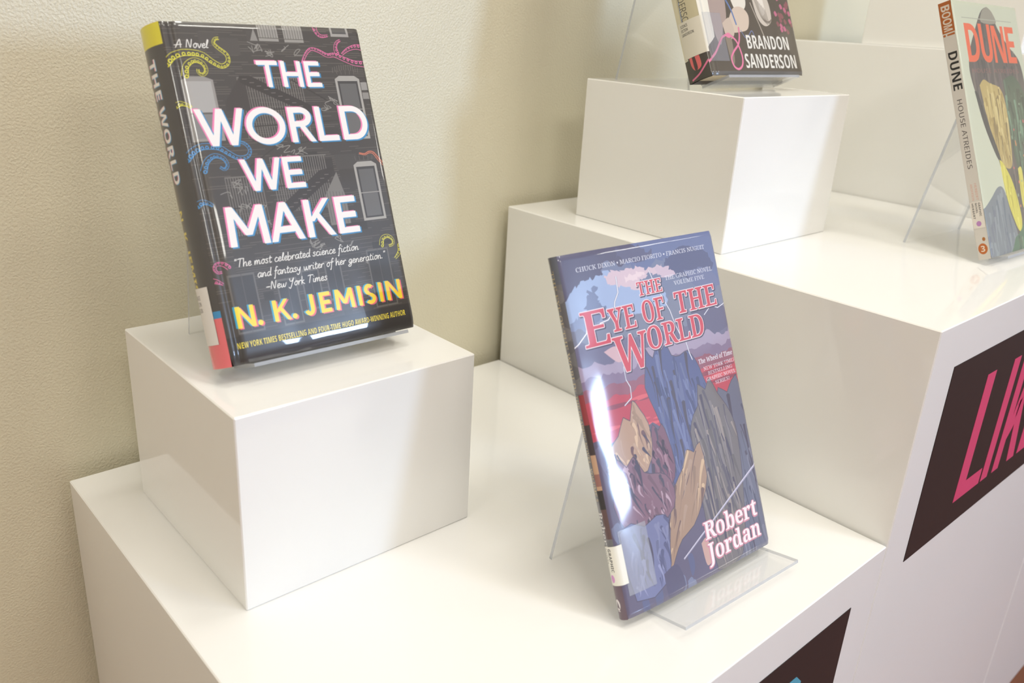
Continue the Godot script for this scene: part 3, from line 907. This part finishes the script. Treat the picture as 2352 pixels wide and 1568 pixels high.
func comic_spine() -> ImageTexture:
	var cv := Canvas.new(15, 266, 6.0, c8(108, 108, 112))
	var rng := RandomNumberGenerator.new()
	rng.seed = 21
	cv.rect(0, 0, 15, 20, c8(92, 98, 112))
	for i in 30:
		var y := rng.randf_range(20, 200)
		cv.blob([-2, y, 8, y - 3, 17, y + 2, 12, y + 8, 3, y + 6], c8(96, 96, 102) if i % 2 == 0 else c8(118, 116, 120))
	cv.rect(9.5, 100, 6, 24, c8(150, 52, 60))
	cv.rect(9.0, 122, 6, 22, c8(60, 48, 52))
	cv.rect(9.5, 144, 6, 26, c8(198, 160, 132))
	cv.rect(9.5, 158, 6, 9, c8(156, 108, 100))
	cv.rect(8.5, 170, 7, 14, c8(40, 38, 42))
	cv.rect(9, 184, 6, 22, c8(96, 72, 72))
	cv.rect(0, 236, 15, 30, c8(104, 84, 98))
	var gold := c8(208, 188, 140)
	cv.xf = Transform2D(PI / 2, Vector2(3.2, 10.0))
	cv.type("THE EYE OF THE WORLD:", serif, 0, 0, 5.4, 87.0, gold)
	cv.xf = Transform2D(PI / 2, Vector2(3.6, 100.0))
	cv.type("THE GRAPHIC NOVEL, VOLUME 5", serif, 0, 0, 4.4, 78.0, gold)
	cv.xf = Transform2D(PI / 2, Vector2(3.2, 186.0))
	cv.type("Robert", serif, 0, 0, 6.2, 27.0, c8(232, 228, 226))
	cv.xf = Transform2D.IDENTITY
	cv.disc(6.2, 255, 3.6, 4.2, c8(232, 226, 228))
	cv.poly([4.0, 257, 6.0, 252, 7.4, 254.5, 8.6, 258], c8(104, 84, 98))
	cv.line([4.4, 259.6, 8.6, 259.6], 0.6, c8(232, 226, 228))
	return cv.texture()

func comic_label() -> ImageTexture:
	var cv := Canvas.new(21, 29, 8.0, c8(238, 236, 226))
	cv.xf = Transform2D(PI / 2, Vector2(7.2, 1.6))
	cv.type("GRAPHIC", sans_bold, 0, 0, 3.4, 17.5, c8(66, 64, 66))
	cv.xf = Transform2D(PI / 2, Vector2(2.6, 1.6))
	cv.type("NOVEL", sans, 0, 0, 3.0, 12.0, c8(90, 88, 88))
	cv.xf = Transform2D.IDENTITY
	cv.disc(6.6, 24.0, 2.7, 3.0, c8(214, 150, 206))
	return cv.texture()

func thriller_front() -> ImageTexture:
	var cv := Canvas.new(170, 252, 6.0, c8(84, 76, 64))
	var rng := RandomNumberGenerator.new()
	rng.seed = 31
	cv.rect(0, 0, 170, 165, c8(92, 84, 74))
	# pale cloth-like bands and folds in place of the figure
	cv.poly([0, 150, 22, 150, 17, 200, 16, 214, 0, 226], c8(232, 228, 214))
	cv.blob([20, 150, 46, 150, 44, 190, 34, 204, 24, 222, 17, 208, 17, 180], c8(168, 150, 142))
	cv.blob([58, 150, 80, 150, 84, 176, 74, 186, 62, 186, 56, 170], c8(226, 220, 206))
	cv.blob([46, 196, 58, 184, 74, 182, 84, 190, 78, 204, 62, 208, 48, 208], c8(208, 190, 172))
	cv.blob([34, 200, 48, 194, 52, 208, 44, 216, 36, 214], c8(198, 180, 164))
	cv.blob([96, 160, 118, 158, 128, 176, 126, 194, 112, 200, 100, 190], c8(202, 192, 178))
	cv.blob([106, 160, 114, 160, 118, 182, 110, 188], c8(226, 218, 206))
	for i in 8:
		cv.curve([100 + i * 2.6, 168 + i * 2, 108 + i * 2, 190 + i, 118 + i * 1.5, 198 - i], 0.8, c8(120, 110, 98))
	for i in 26:
		var x := rng.randf_range(132, 168)
		var y := rng.randf_range(160, 204)
		cv.blob([x, y, x + 3, y - 2, x + 6, y + 2, x + 2, y + 4], c8(138, 84, 88) if i % 3 else c8(190, 104, 132))
	cv.blob([34, 214, 44, 214, 42, 238, 36, 240], c8(136, 124, 108))
	cv.curve([92, 176, 100, 196, 106, 212], 1.4, c8(180, 170, 156))
	cv.curve([48, 176, 54, 186, 58, 200], 2.4, c8(98, 122, 170))
	cv.curve([64, 206, 72, 214, 84, 206, 88, 214], 0.9, c8(112, 130, 178))
	# the looping pink cord
	for pass_ in [[2.6, c8(176, 92, 122)], [1.9, c8(226, 128, 162)]]:
		cv.curve([-34, 258, -3, 240, 13, 229, 26.8, 215.8, 33, 212.6, 40, 211.6, 47, 214, 53.1, 219.5, 57, 232.9, 54, 242, 46, 246, 39, 243, 37.4, 235, 44, 228, 54.1, 221, 59, 213, 61, 204], pass_[0], pass_[1])
	cv.disc(40, 212, 4.5, 2.6, c8(222, 128, 160))
	cv.rect(0, 248, 170, 4, c8(96, 94, 92))
	cv.type("BRANDON", sans_bold, 71.0, 224.6, 14.0, 80.0, c8(230, 228, 220))
	cv.type("SANDERSON", sans_bold, 61.0, 244.6, 14.4, 98.0, c8(230, 228, 220))
	return cv.texture()

func thriller_spine() -> ImageTexture:
	var cv := Canvas.new(30, 252, 5.0, c8(222, 216, 190))
	cv.rect(7, 0, 30, 196, c8(200, 192, 160))
	cv.rect(0, 226, 30, 26, c8(60, 56, 50))
	cv.rect(0, 196, 6, 34, c8(226, 222, 200))
	cv.blob([8, 222, 18, 220, 22, 238, 14, 242, 9, 236], c8(222, 104, 106))
	cv.blob([12, 228, 15, 226, 17, 240, 13, 241], c8(70, 44, 44))
	cv.curve([6, 250, 18, 246, 30, 236], 1.8, c8(220, 110, 150))
	cv.curve([14, 150, 10, 172, 9, 196], 1.0, c8(110, 136, 190))
	cv.xf = Transform2D(PI / 2, Vector2(9.4, 155.0))
	cv.type("SANDERSON", sans, 0, 0, 8.6, 45.0, c8(92, 88, 78))
	cv.xf = Transform2D.IDENTITY
	return cv.texture()

func thriller_label() -> ImageTexture:
	var cv := Canvas.new(30, 36, 8.0, c8(224, 220, 206))
	for i in 3:
		cv.type(["SCIENCE", "FICTION", "SANDERSON"][i], sans_bold, 3.0, 5.5 + i * 4.2, 2.9, [10.0, 9.5, 16.0][i], c8(86, 82, 76))
	return cv.texture()

func desert_front() -> ImageTexture:
	var cv := Canvas.new(160, 262, 6.0, c8(198, 202, 178))
	var rng := RandomNumberGenerator.new()
	rng.seed = 41
	# a weathered rock tower in place of the portrait, in its greys, ochres and greens, painted in long upright strokes
	var streaks := func(flat: Array, c: Color, others: Array, count: int, wide: float) -> void:
		var g := flat.duplicate()
		g.append(flat[0])
		g.append(flat[1])
		var shape := Canvas.smooth(g, 5)
		cv.fill(shape, c)
		var lo := Vector2(1e9, 1e9)
		var hi := -lo
		for p in shape:
			lo = lo.min(p)
			hi = hi.max(p)
		for i in count:
			var p := Vector2(rng.randf_range(lo.x, hi.x), rng.randf_range(lo.y, hi.y))
			var q := []
			var l := rng.randf_range(10, 46)
			for j in 6:
				var r := p + Vector2(sin(j * 0.8 + i) * 1.2, l * j / 5.0)
				if not Geometry2D.is_point_in_polygon(r, shape):
					break
				q.append(r.x)
				q.append(r.y)
			if q.size() >= 6:
				cv.curve(q, rng.randf_range(0.3, 1.0) * wide, others[i % others.size()], 0.3)
	streaks.call([82, 3, 94, 10, 100, 24, 120, 42, 146, 60, 152, 92, 144, 124, 128, 150, 118, 186, 130, 266, 40, 266, 58, 200, 52, 164, 36, 130, 24, 100, 16, 72, 24, 50, 48, 24, 66, 8], c8(104, 98, 90), [c8(122, 114, 104), c8(90, 86, 80), c8(112, 102, 98)], 160, 7.0)
	cv.blob([82, 3, 94, 10, 98, 20, 62, 20, 68, 8], c8(152, 148, 132))
	streaks.call([34, 86, 46, 80, 60, 84, 84, 90, 92, 112, 90, 150, 84, 172, 70, 174, 58, 164, 44, 132], c8(184, 164, 106), [c8(206, 190, 132), c8(166, 144, 88), c8(196, 178, 118), c8(140, 122, 78)], 110, 6.0)
	streaks.call([96, 80, 124, 76, 146, 96, 142, 124, 122, 152, 112, 180, 98, 176, 92, 130], c8(92, 104, 84), [c8(120, 148, 122), c8(74, 82, 68), c8(104, 122, 100), c8(84, 90, 74)], 110, 6.0)
	streaks.call([20, 92, 28, 96, 44, 132, 58, 164, 48, 160, 30, 126], c8(82, 80, 74), [c8(96, 92, 84), c8(70, 68, 62)], 30, 3.0)
	streaks.call([54, 164, 64, 170, 80, 192, 88, 226, 82, 242, 72, 236, 58, 204], c8(206, 198, 88), [c8(218, 210, 104), c8(188, 178, 76)], 40, 5.0)
	streaks.call([98, 176, 108, 178, 104, 220, 96, 214], c8(210, 202, 98), [c8(192, 182, 84)], 14, 3.0)
	streaks.call([-6, 214, 20, 202, 40, 192, 54, 196, 62, 222, 72, 246, 64, 268, -6, 268], c8(128, 134, 136), [c8(142, 148, 150), c8(112, 120, 126), c8(120, 124, 132)], 60, 6.0)
	streaks.call([64, 248, 84, 240, 110, 214, 130, 196, 166, 188, 166, 268, 60, 268], c8(96, 120, 96), [c8(116, 140, 112), c8(82, 100, 84), c8(106, 112, 92)], 60, 6.0)
	for i in 26:
		var x := rng.randf_range(88, 150)
		var y := rng.randf_range(100, 256)
		cv.disc(x, y, rng.randf_range(0.6, 1.6), rng.randf_range(0.9, 2.4), [c8(206, 140, 92), c8(212, 104, 104), c8(150, 170, 140)][i % 3], 9)
	cv.rect(16, 16.5, 124, 0.9, c8(170, 172, 154))
	for i in 4:
		cv.type("DUNE"[i], sans_bold, [18.5, 52.0, 83.0, 118.0][i], 62.0, 39.4, [30.0, 28.0, 31.0, 23.0][i], c8(226, 112, 78))
	cv.type("HOUSE ATREIDES", sans, 22, 73.0, 4.4, 118.0, c8(142, 104, 96))
	return cv.texture()

func desert_spine() -> ImageTexture:
	var cv := Canvas.new(13.6, 262, 7.0, c8(206, 200, 190))
	cv.rect(0, 0, 13.6, 30.5, c8(170, 92, 30))
	for i in 4:
		cv.xf = Transform2D(PI / 2, Vector2(2.2, 3.6 + i * 6.5))
		cv.type("BOOM"[i], sans_bold, 0, 0, 9.2, 5.8, c8(216, 204, 190))
	cv.xf = Transform2D(PI / 2, Vector2(0.8, 31.6))
	cv.type("!", sans_bold, 0, 0, 12.0, 2.2, c8(170, 92, 30))
	cv.xf = Transform2D(PI / 2, Vector2(2.4, 50.0))
	cv.type("DUNE", sans_bold, 0, 0, 9.6, 38.4, c8(24, 22, 20))
	cv.xf = Transform2D(PI / 2, Vector2(4.0, 98.0))
	cv.type("HOUSE ATREIDES", sans, 0, 0, 5.2, 70.5, c8(80, 74, 70))
	cv.xf = Transform2D(PI / 2, Vector2(7.8, 184.0))
	cv.type("HERBERT", sans, 0, 0, 2.4, 17.0, c8(206, 150, 130))
	cv.xf = Transform2D(PI / 2, Vector2(3.4, 184.0))
	cv.type("ANDERSON", sans, 0, 0, 2.4, 17.0, c8(206, 150, 130))
	cv.xf = Transform2D.IDENTITY
	cv.disc(9.0, 241.2, 1.7, 2.0, c8(166, 104, 44))
	cv.disc(6.6, 251.0, 5.0, 5.6, c8(186, 100, 36))
	cv.type("3", sans_bold, 4.4, 254.0, 6.0, 4.4, c8(226, 214, 196))
	return cv.texture()

func desert_label() -> ImageTexture:
	var cv := Canvas.new(13, 27, 8.0, c8(222, 214, 202))
	for i in 3:
		cv.xf = Transform2D(PI / 2, Vector2([8.6, 5.2, 1.6][i], 1.2))
		cv.type(["GRAPHIC", "NOVEL", "HERBERT"][i], sans_bold, 0, 0, 2.2, [14.0, 10.5, 16.0][i], c8(92, 88, 84))
	cv.xf = Transform2D.IDENTITY
	cv.disc(6.4, 22.4, 2.7, 2.7, c8(180, 128, 180))
	return cv.texture()

# ------------------------------------------------------------------ books and easels
# The outside of a book as a sheet: a runs from the back edge of the spine (-turn) over the hinge (0) to the fore edge (w),
# v runs down from the top. Everything in metres, in the book's own axes: x along the cover, y up the cover, z out of it.
class Sheet:
	var w: float
	var h: float
	var t: float
	var bulge: float
	var turn: float
	var bend: float          # how far the cover keeps curving in from the spine
	var drop: float
	var groove: float
	var wave: float
	var foot := 0.004        # how far up from the lower edge the film curls in, and by how much
	var curl_in := 0.0011
	var n := FastNoiseLite.new()
	func _init(w_: float, h_: float, t_: float, bulge_: float, bend_: float, drop_: float, groove_: float, wave_: float, seed_: int) -> void:
		w = w_
		h = h_
		t = t_
		bulge = bulge_
		bend = bend_
		drop = drop_
		groove = groove_
		wave = wave_
		turn = t * (1.0 + 2.2 * (bulge / t) * (bulge / t))
		n.seed = seed_
		n.frequency = 14.0
		n.fractal_octaves = 2
	func front(a: float) -> float:
		var z := t
		if a < bend:
			z -= drop * pow((bend - a) / bend, 2.0)
		z -= groove * exp(-pow((a - 0.0065) / 0.0022, 2.0))
		if a < 0.002:
			z -= 0.0008 * pow((0.002 - a) / 0.002, 2.0)
		if a > w - 0.003:
			z -= 0.0009 * pow((a - w + 0.003) / 0.003, 2.0)
		return z
	func at(a: float, v: float) -> Vector3:
		var edge := 0.0
		if v < 0.003:
			edge = 0.0007 * pow((0.003 - v) / 0.003, 2.0)
		elif v > h - foot:
			edge = curl_in * pow((v - h + foot) / foot, 2.0)
		if a >= 0.0:
			return Vector3(a, h - v, front(a) - edge + wave * n.get_noise_2d(a * 1.6, v))
		var q := -a / turn
		var zf := front(0.0)
		return Vector3(-bulge * 4.0 * q * (1.0 - q), h - v, zf * (1.0 - q))
	func normal(a: float, v: float) -> Vector3:
		var e := 0.0004
		var lo := a - e
		var hi := a + e
		if a >= 0.0 and lo < 0.0:
			lo = a
		elif a < 0.0 and hi > 0.0:
			hi = a
		return (at(hi, v) - at(lo, v)).cross(at(a, v - e) - at(a, v + e)).normalized()
	# a closed slab that follows the sheet
	func slab(a0: float, a1: float, na: int, v0: float, v1: float, nv: int, out: float, thick: float) -> ArrayMesh:
		var pos := PackedVector3Array()
		var nor := PackedVector3Array()
		var uv := PackedVector2Array()
		var idx := PackedInt32Array()
		for side in 2:
			for j in nv + 1:
				for i in na + 1:
					var a := lerpf(a0, a1, float(i) / na)
					var v := lerpf(v0, v1, float(j) / nv)
					if a0 < 0.0 and a1 <= 0.0:
						a = minf(a, -0.00001)
					var m := normal(a, v)
					pos.append(at(a, v) + m * (out if side == 0 else out - thick))
					nor.append(m if side == 0 else -m)
					uv.append(Vector2(float(i) / na, float(j) / nv))
		var row := na + 1
		var half := row * (nv + 1)
		for j in nv:
			for i in na:
				var k := j * row + i
				idx.append_array([k, k + 1, k + row + 1, k, k + row + 1, k + row])
				k += half
				idx.append_array([k, k + row + 1, k + 1, k, k + row, k + row + 1])
		var rim := []
		for i in na:
			rim.append([i, i + 1])
			rim.append([nv * row + i + 1, nv * row + i])
		for j in nv:
			rim.append([(j + 1) * row, j * row])
			rim.append([j * row + na, (j + 1) * row + na])
		for r in rim:
			var p := [pos[r[0]], pos[r[1]], pos[r[1] + half], pos[r[0] + half]]
			var m: Vector3 = (p[1] - p[0]).cross(nor[r[0]]).normalized()
			var mid := at((a0 + a1) / 2, (v0 + v1) / 2)
			var k := pos.size()
			for x in 4:
				pos.append(p[x])
				nor.append(m)
				uv.append(uv[r[0]])
			if (p[0] - mid).dot(m) < 0:
				for x in 4:
					nor[k + x] = -m
			idx.append_array([k, k + 1, k + 2, k, k + 2, k + 3])
		var arr := []
		arr.resize(Mesh.ARRAY_MAX)
		arr[Mesh.ARRAY_VERTEX] = pos
		arr[Mesh.ARRAY_NORMAL] = nor
		arr[Mesh.ARRAY_TEX_UV] = uv
		arr[Mesh.ARRAY_INDEX] = idx
		var am := ArrayMesh.new()
		am.add_surface_from_arrays(Mesh.PRIMITIVE_TRIANGLES, arr)
		return am

func printed(tex: Texture2D, rough: float, coat: float, coat_rough := 0.04) -> StandardMaterial3D:
	var m := mat(Color.WHITE, rough, 0.5)
	m.albedo_texture = tex
	if coat > 0.0:
		m.clearcoat_enabled = true
		m.clearcoat = coat
		m.clearcoat_roughness = coat_rough
	return m

# where: left bottom corner of the front cover in display units; the thing's base is the lower back corner of the spine
func book(label: String, where: Array, yaw: float, tilt: float, sh: Sheet, front: Material, spine: Material, back: Material, board: float, pages: Color) -> Node3D:
	var u := Vector3(cos(yaw), 0, -sin(yaw))
	var f := Vector3(sin(yaw), 0, cos(yaw))
	var up := Vector3(0, cos(tilt), 0) - f * sin(tilt)
	var n := u.cross(up)
	var t := thing("book", label, "book", P(where[0], where[1], where[2]) - n * sh.t, Basis(u, up, n), "books on the display")
	mesh("front_cover", sh.slab(0.0, sh.w, 60, 0.0, sh.h, 60, 0.0, board), front, t)
	mesh("spine", sh.slab(-sh.turn, 0.0, 20, 0.0, sh.h, 24, 0.0, board), spine, t)
	mesh("back_cover", box(Vector3(sh.w / 2, sh.h / 2, board / 2), Vector3(sh.w, sh.h, board), 0.0004), back, t)
	# the block of pages, a little smaller than the boards, with its hollow fore edge
	var inset := 0.0 if board < 0.001 else 0.003
	var z0 := board
	var z1 := sh.t - board - sh.drop * 0.5 - sh.groove * 0.4
	var st := SurfaceTool.new()
	st.begin(Mesh.PRIMITIVE_TRIANGLES)
	var y0 := inset
	var y1 := sh.h - inset
	var steps := 8
	var prev := Vector2.ZERO
	for i in steps + 1:
		var q := float(i) / steps
		var p := Vector2(sh.w - inset - 0.0006 - (0.003 if board > 0.001 else 0.0) * 4 * q * (1 - q), lerpf(z0, z1, q))
		if i > 0:
			quad(st, Vector3(prev.x, y0, prev.y), Vector3(prev.x, y1, prev.y), Vector3(p.x, y1, p.y), Vector3(p.x, y0, p.y), Vector3(1, 0, 0))
			for s in 2:
				var y := y0 if s == 0 else y1
				quad(st, Vector3(0.002, y, prev.y), Vector3(prev.x, y, prev.y), Vector3(p.x, y, p.y), Vector3(0.002, y, p.y), Vector3(0, -1 if s == 0 else 1, 0))
		prev = p
	mesh("page_block", st, mat(pages, 0.85, 0.2), t, "cream block of page edges")
	return t

# a clear acrylic easel bent from one sheet: front plate, lip, rear leg; in the axes of the book that leans on it
func easel(label: String, b: Node3D, x0: float, x1: float, lip_x0: float, tilt: float, lip: float, lip_rise: float, base_y: float, foot_back: float, lean: float) -> void:
	var up := b.basis.y
	var f := Vector3(b.basis.z.x, 0, b.basis.z.z).normalized()
	var turn := Basis(b.basis.x, Vector3.UP, f)
	var th := 0.0028
	var t := thing("acrylic_easel", label, "book stand", Vector3(b.position.x, base_y, b.position.z), turn, "clear acrylic book easels")
	var by := b.position.y - base_y
	var clear := mat(Color(0.93, 0.96, 0.98, 0.07), 0.03, 0.5)
	clear.transparency = BaseMaterial3D.TRANSPARENCY_ALPHA
	var edge := mat(Color(0.72, 0.74, 0.78, 0.6), 0.08, 0.5)
	edge.transparency = BaseMaterial3D.TRANSPARENCY_ALPHA
	# profile in (z, y): the bend under the book, the ridge, the foot
	var bend := Vector2(-0.0002, by - 0.0002)
	var dir := Vector2(-sin(tilt), cos(tilt))
	var ridge_y := (foot_back + bend.x - th) / (lean + tan(tilt))
	var ridge := bend + dir * ((ridge_y - bend.y) / cos(tilt))
	var foot := Vector2(-foot_back, 0.0003)
	var tip := bend + Vector2(cos(lip_rise), sin(lip_rise)) * lip
	sheet_part("front_plate", t, bend, ridge, th, x0, x1, clear, edge, -1.0)
	var along := Vector2(cos(lip_rise), sin(lip_rise))
	var under := Vector2(along.y, -along.x) * 0.0004
	sheet_part("lip", t, bend - along * 0.002 + under, tip + under, th * 0.95, lip_x0, x1, clear, edge, -1.0)
	sheet_part("rear_leg", t, foot, ridge + Vector2(-th * 0.9, 0), th, x0, x1, clear, edge, 1.0)

func sheet_part(called: String, t: Node3D, a: Vector2, b: Vector2, th: float, x0: float, x1: float, clear: Material, edge: Material, side: float) -> void:
	var d := (b - a).normalized()
	var nn := Vector2(-d.y, d.x) * side        # towards the other face of the sheet
	if called == "lip":
		nn = Vector2(d.y, -d.x)
	if called == "front_plate":
		nn = Vector2(-d.y, d.x) if Vector2(-d.y, d.x).x < 0 else Vector2(d.y, -d.x)
	if called == "rear_leg":
		nn = Vector2(-d.y, d.x) if Vector2(-d.y, d.x).x > 0 else Vector2(d.y, -d.x)
	var q := [a, b, b + nn * th, a + nn * th]
	var v := func(p: Vector2, x: float) -> Vector3: return Vector3(x, p.y, p.x)
	var am := ArrayMesh.new()
	for part in 2:
		var st := SurfaceTool.new()
		st.begin(Mesh.PRIMITIVE_TRIANGLES)
		if part == 0:
			var n3 := Vector3(0, nn.y, nn.x)
			quad(st, v.call(q[0], x0), v.call(q[1], x0), v.call(q[1], x1), v.call(q[0], x1), -n3)
			quad(st, v.call(q[3], x0), v.call(q[2], x0), v.call(q[2], x1), v.call(q[3], x1), n3)
			var e3 := Vector3(0, d.y, d.x)
			quad(st, v.call(q[0], x0), v.call(q[3], x0), v.call(q[3], x1), v.call(q[0], x1), -e3)
			if called != "lip":
				quad(st, v.call(q[1], x0), v.call(q[2], x0), v.call(q[2], x1), v.call(q[1], x1), e3)
		else:
			quad(st, v.call(q[0], x0), v.call(q[1], x0), v.call(q[2], x0), v.call(q[3], x0), Vector3(-1, 0, 0))
			quad(st, v.call(q[0], x1), v.call(q[1], x1), v.call(q[2], x1), v.call(q[3], x1), Vector3(1, 0, 0))
			var d3 := Vector3(0, d.y, d.x)
			if called == "lip":
				quad(st, v.call(q[1], x0), v.call(q[2], x0), v.call(q[2], x1), v.call(q[1], x1), d3)
		st.commit(am)
		am.surface_set_material(part, clear if part == 0 else edge)
	mesh(called, am, null, t)

func make_books() -> void:
	sans = font_of("Droid Sans")
	sans_bold = font_of("Droid Sans", 700)
	serif = font_of("Droid Serif")
	serif_bold = font_of("Droid Serif", 700)
	# the dark novel on the left cube
	var sh := Sheet.new(0.1535, 0.239, 0.034, 0.0065, 0.010, 0.0010, 0.0016, 0.00022, 2)
	sh.foot = 0.011
	sh.curl_in = 0.0022
	var b := book("thick dark hardcover novel with big white and pink title on the left cube", [0.3275, 0.2495, 0.3156], -0.0193, 0.3683, sh,
		printed(novel_front(), 0.36, 0.9), printed(novel_spine(), 0.36, 0.9), mat(Color(0.3, 0.29, 0.28), 0.4), 0.0028, Color(0.93, 0.90, 0.84))
	mesh("spine_label", sh.slab(-0.0310, -0.0060, 12, 0.181, 0.222, 8, 0.0003, 0.00025), printed(novel_label(), 0.5, 0.0), b, "white library label")
	easel("clear acrylic easel holding the dark novel on the left cube", b, 0.0140, 0.1440, 0.0140, 0.3683, 0.0375, 0.3683, 0.2255 * S + FLOOR_DROP * S, 0.0885, 0.147)
	# the blue and red graphic novel on the low plinth
	sh = Sheet.new(0.168, 0.2661, 0.0133, 0.0022, 0.040, 0.0034, 0.0, 0.00022, 6)
	b = book("slim hardcover graphic novel with red title and stormy blue cover, standing in front", [0.5967, 0.0138, 0.6546], -0.0457, 0.4066, sh,
		printed(comic_front(), 0.44, 1.0, 0.09), printed(comic_spine(), 0.36, 0.9), mat(Color(0.35, 0.33, 0.38), 0.4), 0.0022, Color(0.93, 0.91, 0.86))
	mesh("spine_label", sh.slab(-sh.turn * 0.97, 0.006, 24, 0.2115, 0.2405, 8, 0.0003, 0.00025), printed(comic_label(), 0.45, 0.5), b, "white label with a pink dot")
	var tape := mat(Color(0.86, 0.88, 0.94, 0.20), 0.12, 0.5)
	tape.transparency = BaseMaterial3D.TRANSPARENCY_ALPHA
	mesh("label_tape", sh.slab(0.0045, 0.0312, 10, 0.2020, 0.2500, 8, 0.00025, 0.0002), tape, b, "clear tape over the label")
	easel("clear acrylic easel holding the graphic novel with the red title", b, 0.0100, 0.1640, 0.0240, 0.4066, 0.0420, 0.20, FLOOR_DROP * S, 0.0880, 0.168)
	# the thriller on the upper cube, cut by the top of the picture
	sh = Sheet.new(0.170, 0.252, 0.0286, 0.0030, 0.008, 0.0008, 0.0012, 0.0002, 9)
	b = book("hardcover with white spine and looping pink cord standing on the upper cube", [1.0498, 0.5397, 0.3445], 0.0089, 0.423, sh,
		printed(thriller_front(), 0.36, 0.8), printed(thriller_spine(), 0.4, 0.7), mat(Color(0.4, 0.37, 0.33), 0.4), 0.0028, Color(0.90, 0.84, 0.72))
	mesh("spine_label", sh.slab(-sh.turn * 0.92, 0.0022, 24, 0.193, 0.2285, 8, 0.0003, 0.00025), printed(thriller_label(), 0.5, 0.3), b, "pale grey library label")
	var thin_tape := mat(Color(0.86, 0.88, 0.94, 0.09), 0.12, 0.5)
	thin_tape.transparency = BaseMaterial3D.TRANSPARENCY_ALPHA
	mesh("label_tape", sh.slab(0.0030, 0.0330, 10, 0.1900, 0.2380, 6, 0.00025, 0.0002), thin_tape, b, "clear tape over the label")
	easel("clear acrylic easel holding the book with the pink cord on the upper cube", b, 0.0230, 0.1560, 0.0230, 0.423, 0.0310, 0.423, (0.2908 + 0.2243 + FLOOR_DROP) * S, 0.1180, 0.176)
	# the paperback with the orange title at the right
	sh = Sheet.new(0.1598, 0.2625, 0.0136, 0.0, 0.012, 0.0004, 0.0, 0.0002, 12)
	b = book("pale paperback with orange title and beige spine at the right edge", [1.360, 0.3041, 0.6675], -0.036, 0.3905, sh,
		printed(desert_front(), 0.42, 0.4, 0.15), printed(desert_spine(), 0.45, 0.3, 0.2), mat(Color(0.78, 0.76, 0.7), 0.4), 0.0006, Color(0.92, 0.90, 0.86))
	mesh("spine_label", sh.slab(-sh.turn * 0.98, -0.0004, 6, 0.2030, 0.2300, 6, 0.0002, 0.00015), printed(desert_label(), 0.5, 0.2), b, "white label with a violet dot")
	easel("clear acrylic easel behind the paperback with the orange title", b, 0.0200, 0.1585, 0.0300, 0.3905, 0.0170, 0.3, (0.2908 + FLOOR_DROP) * S, 0.0900, 0.174)
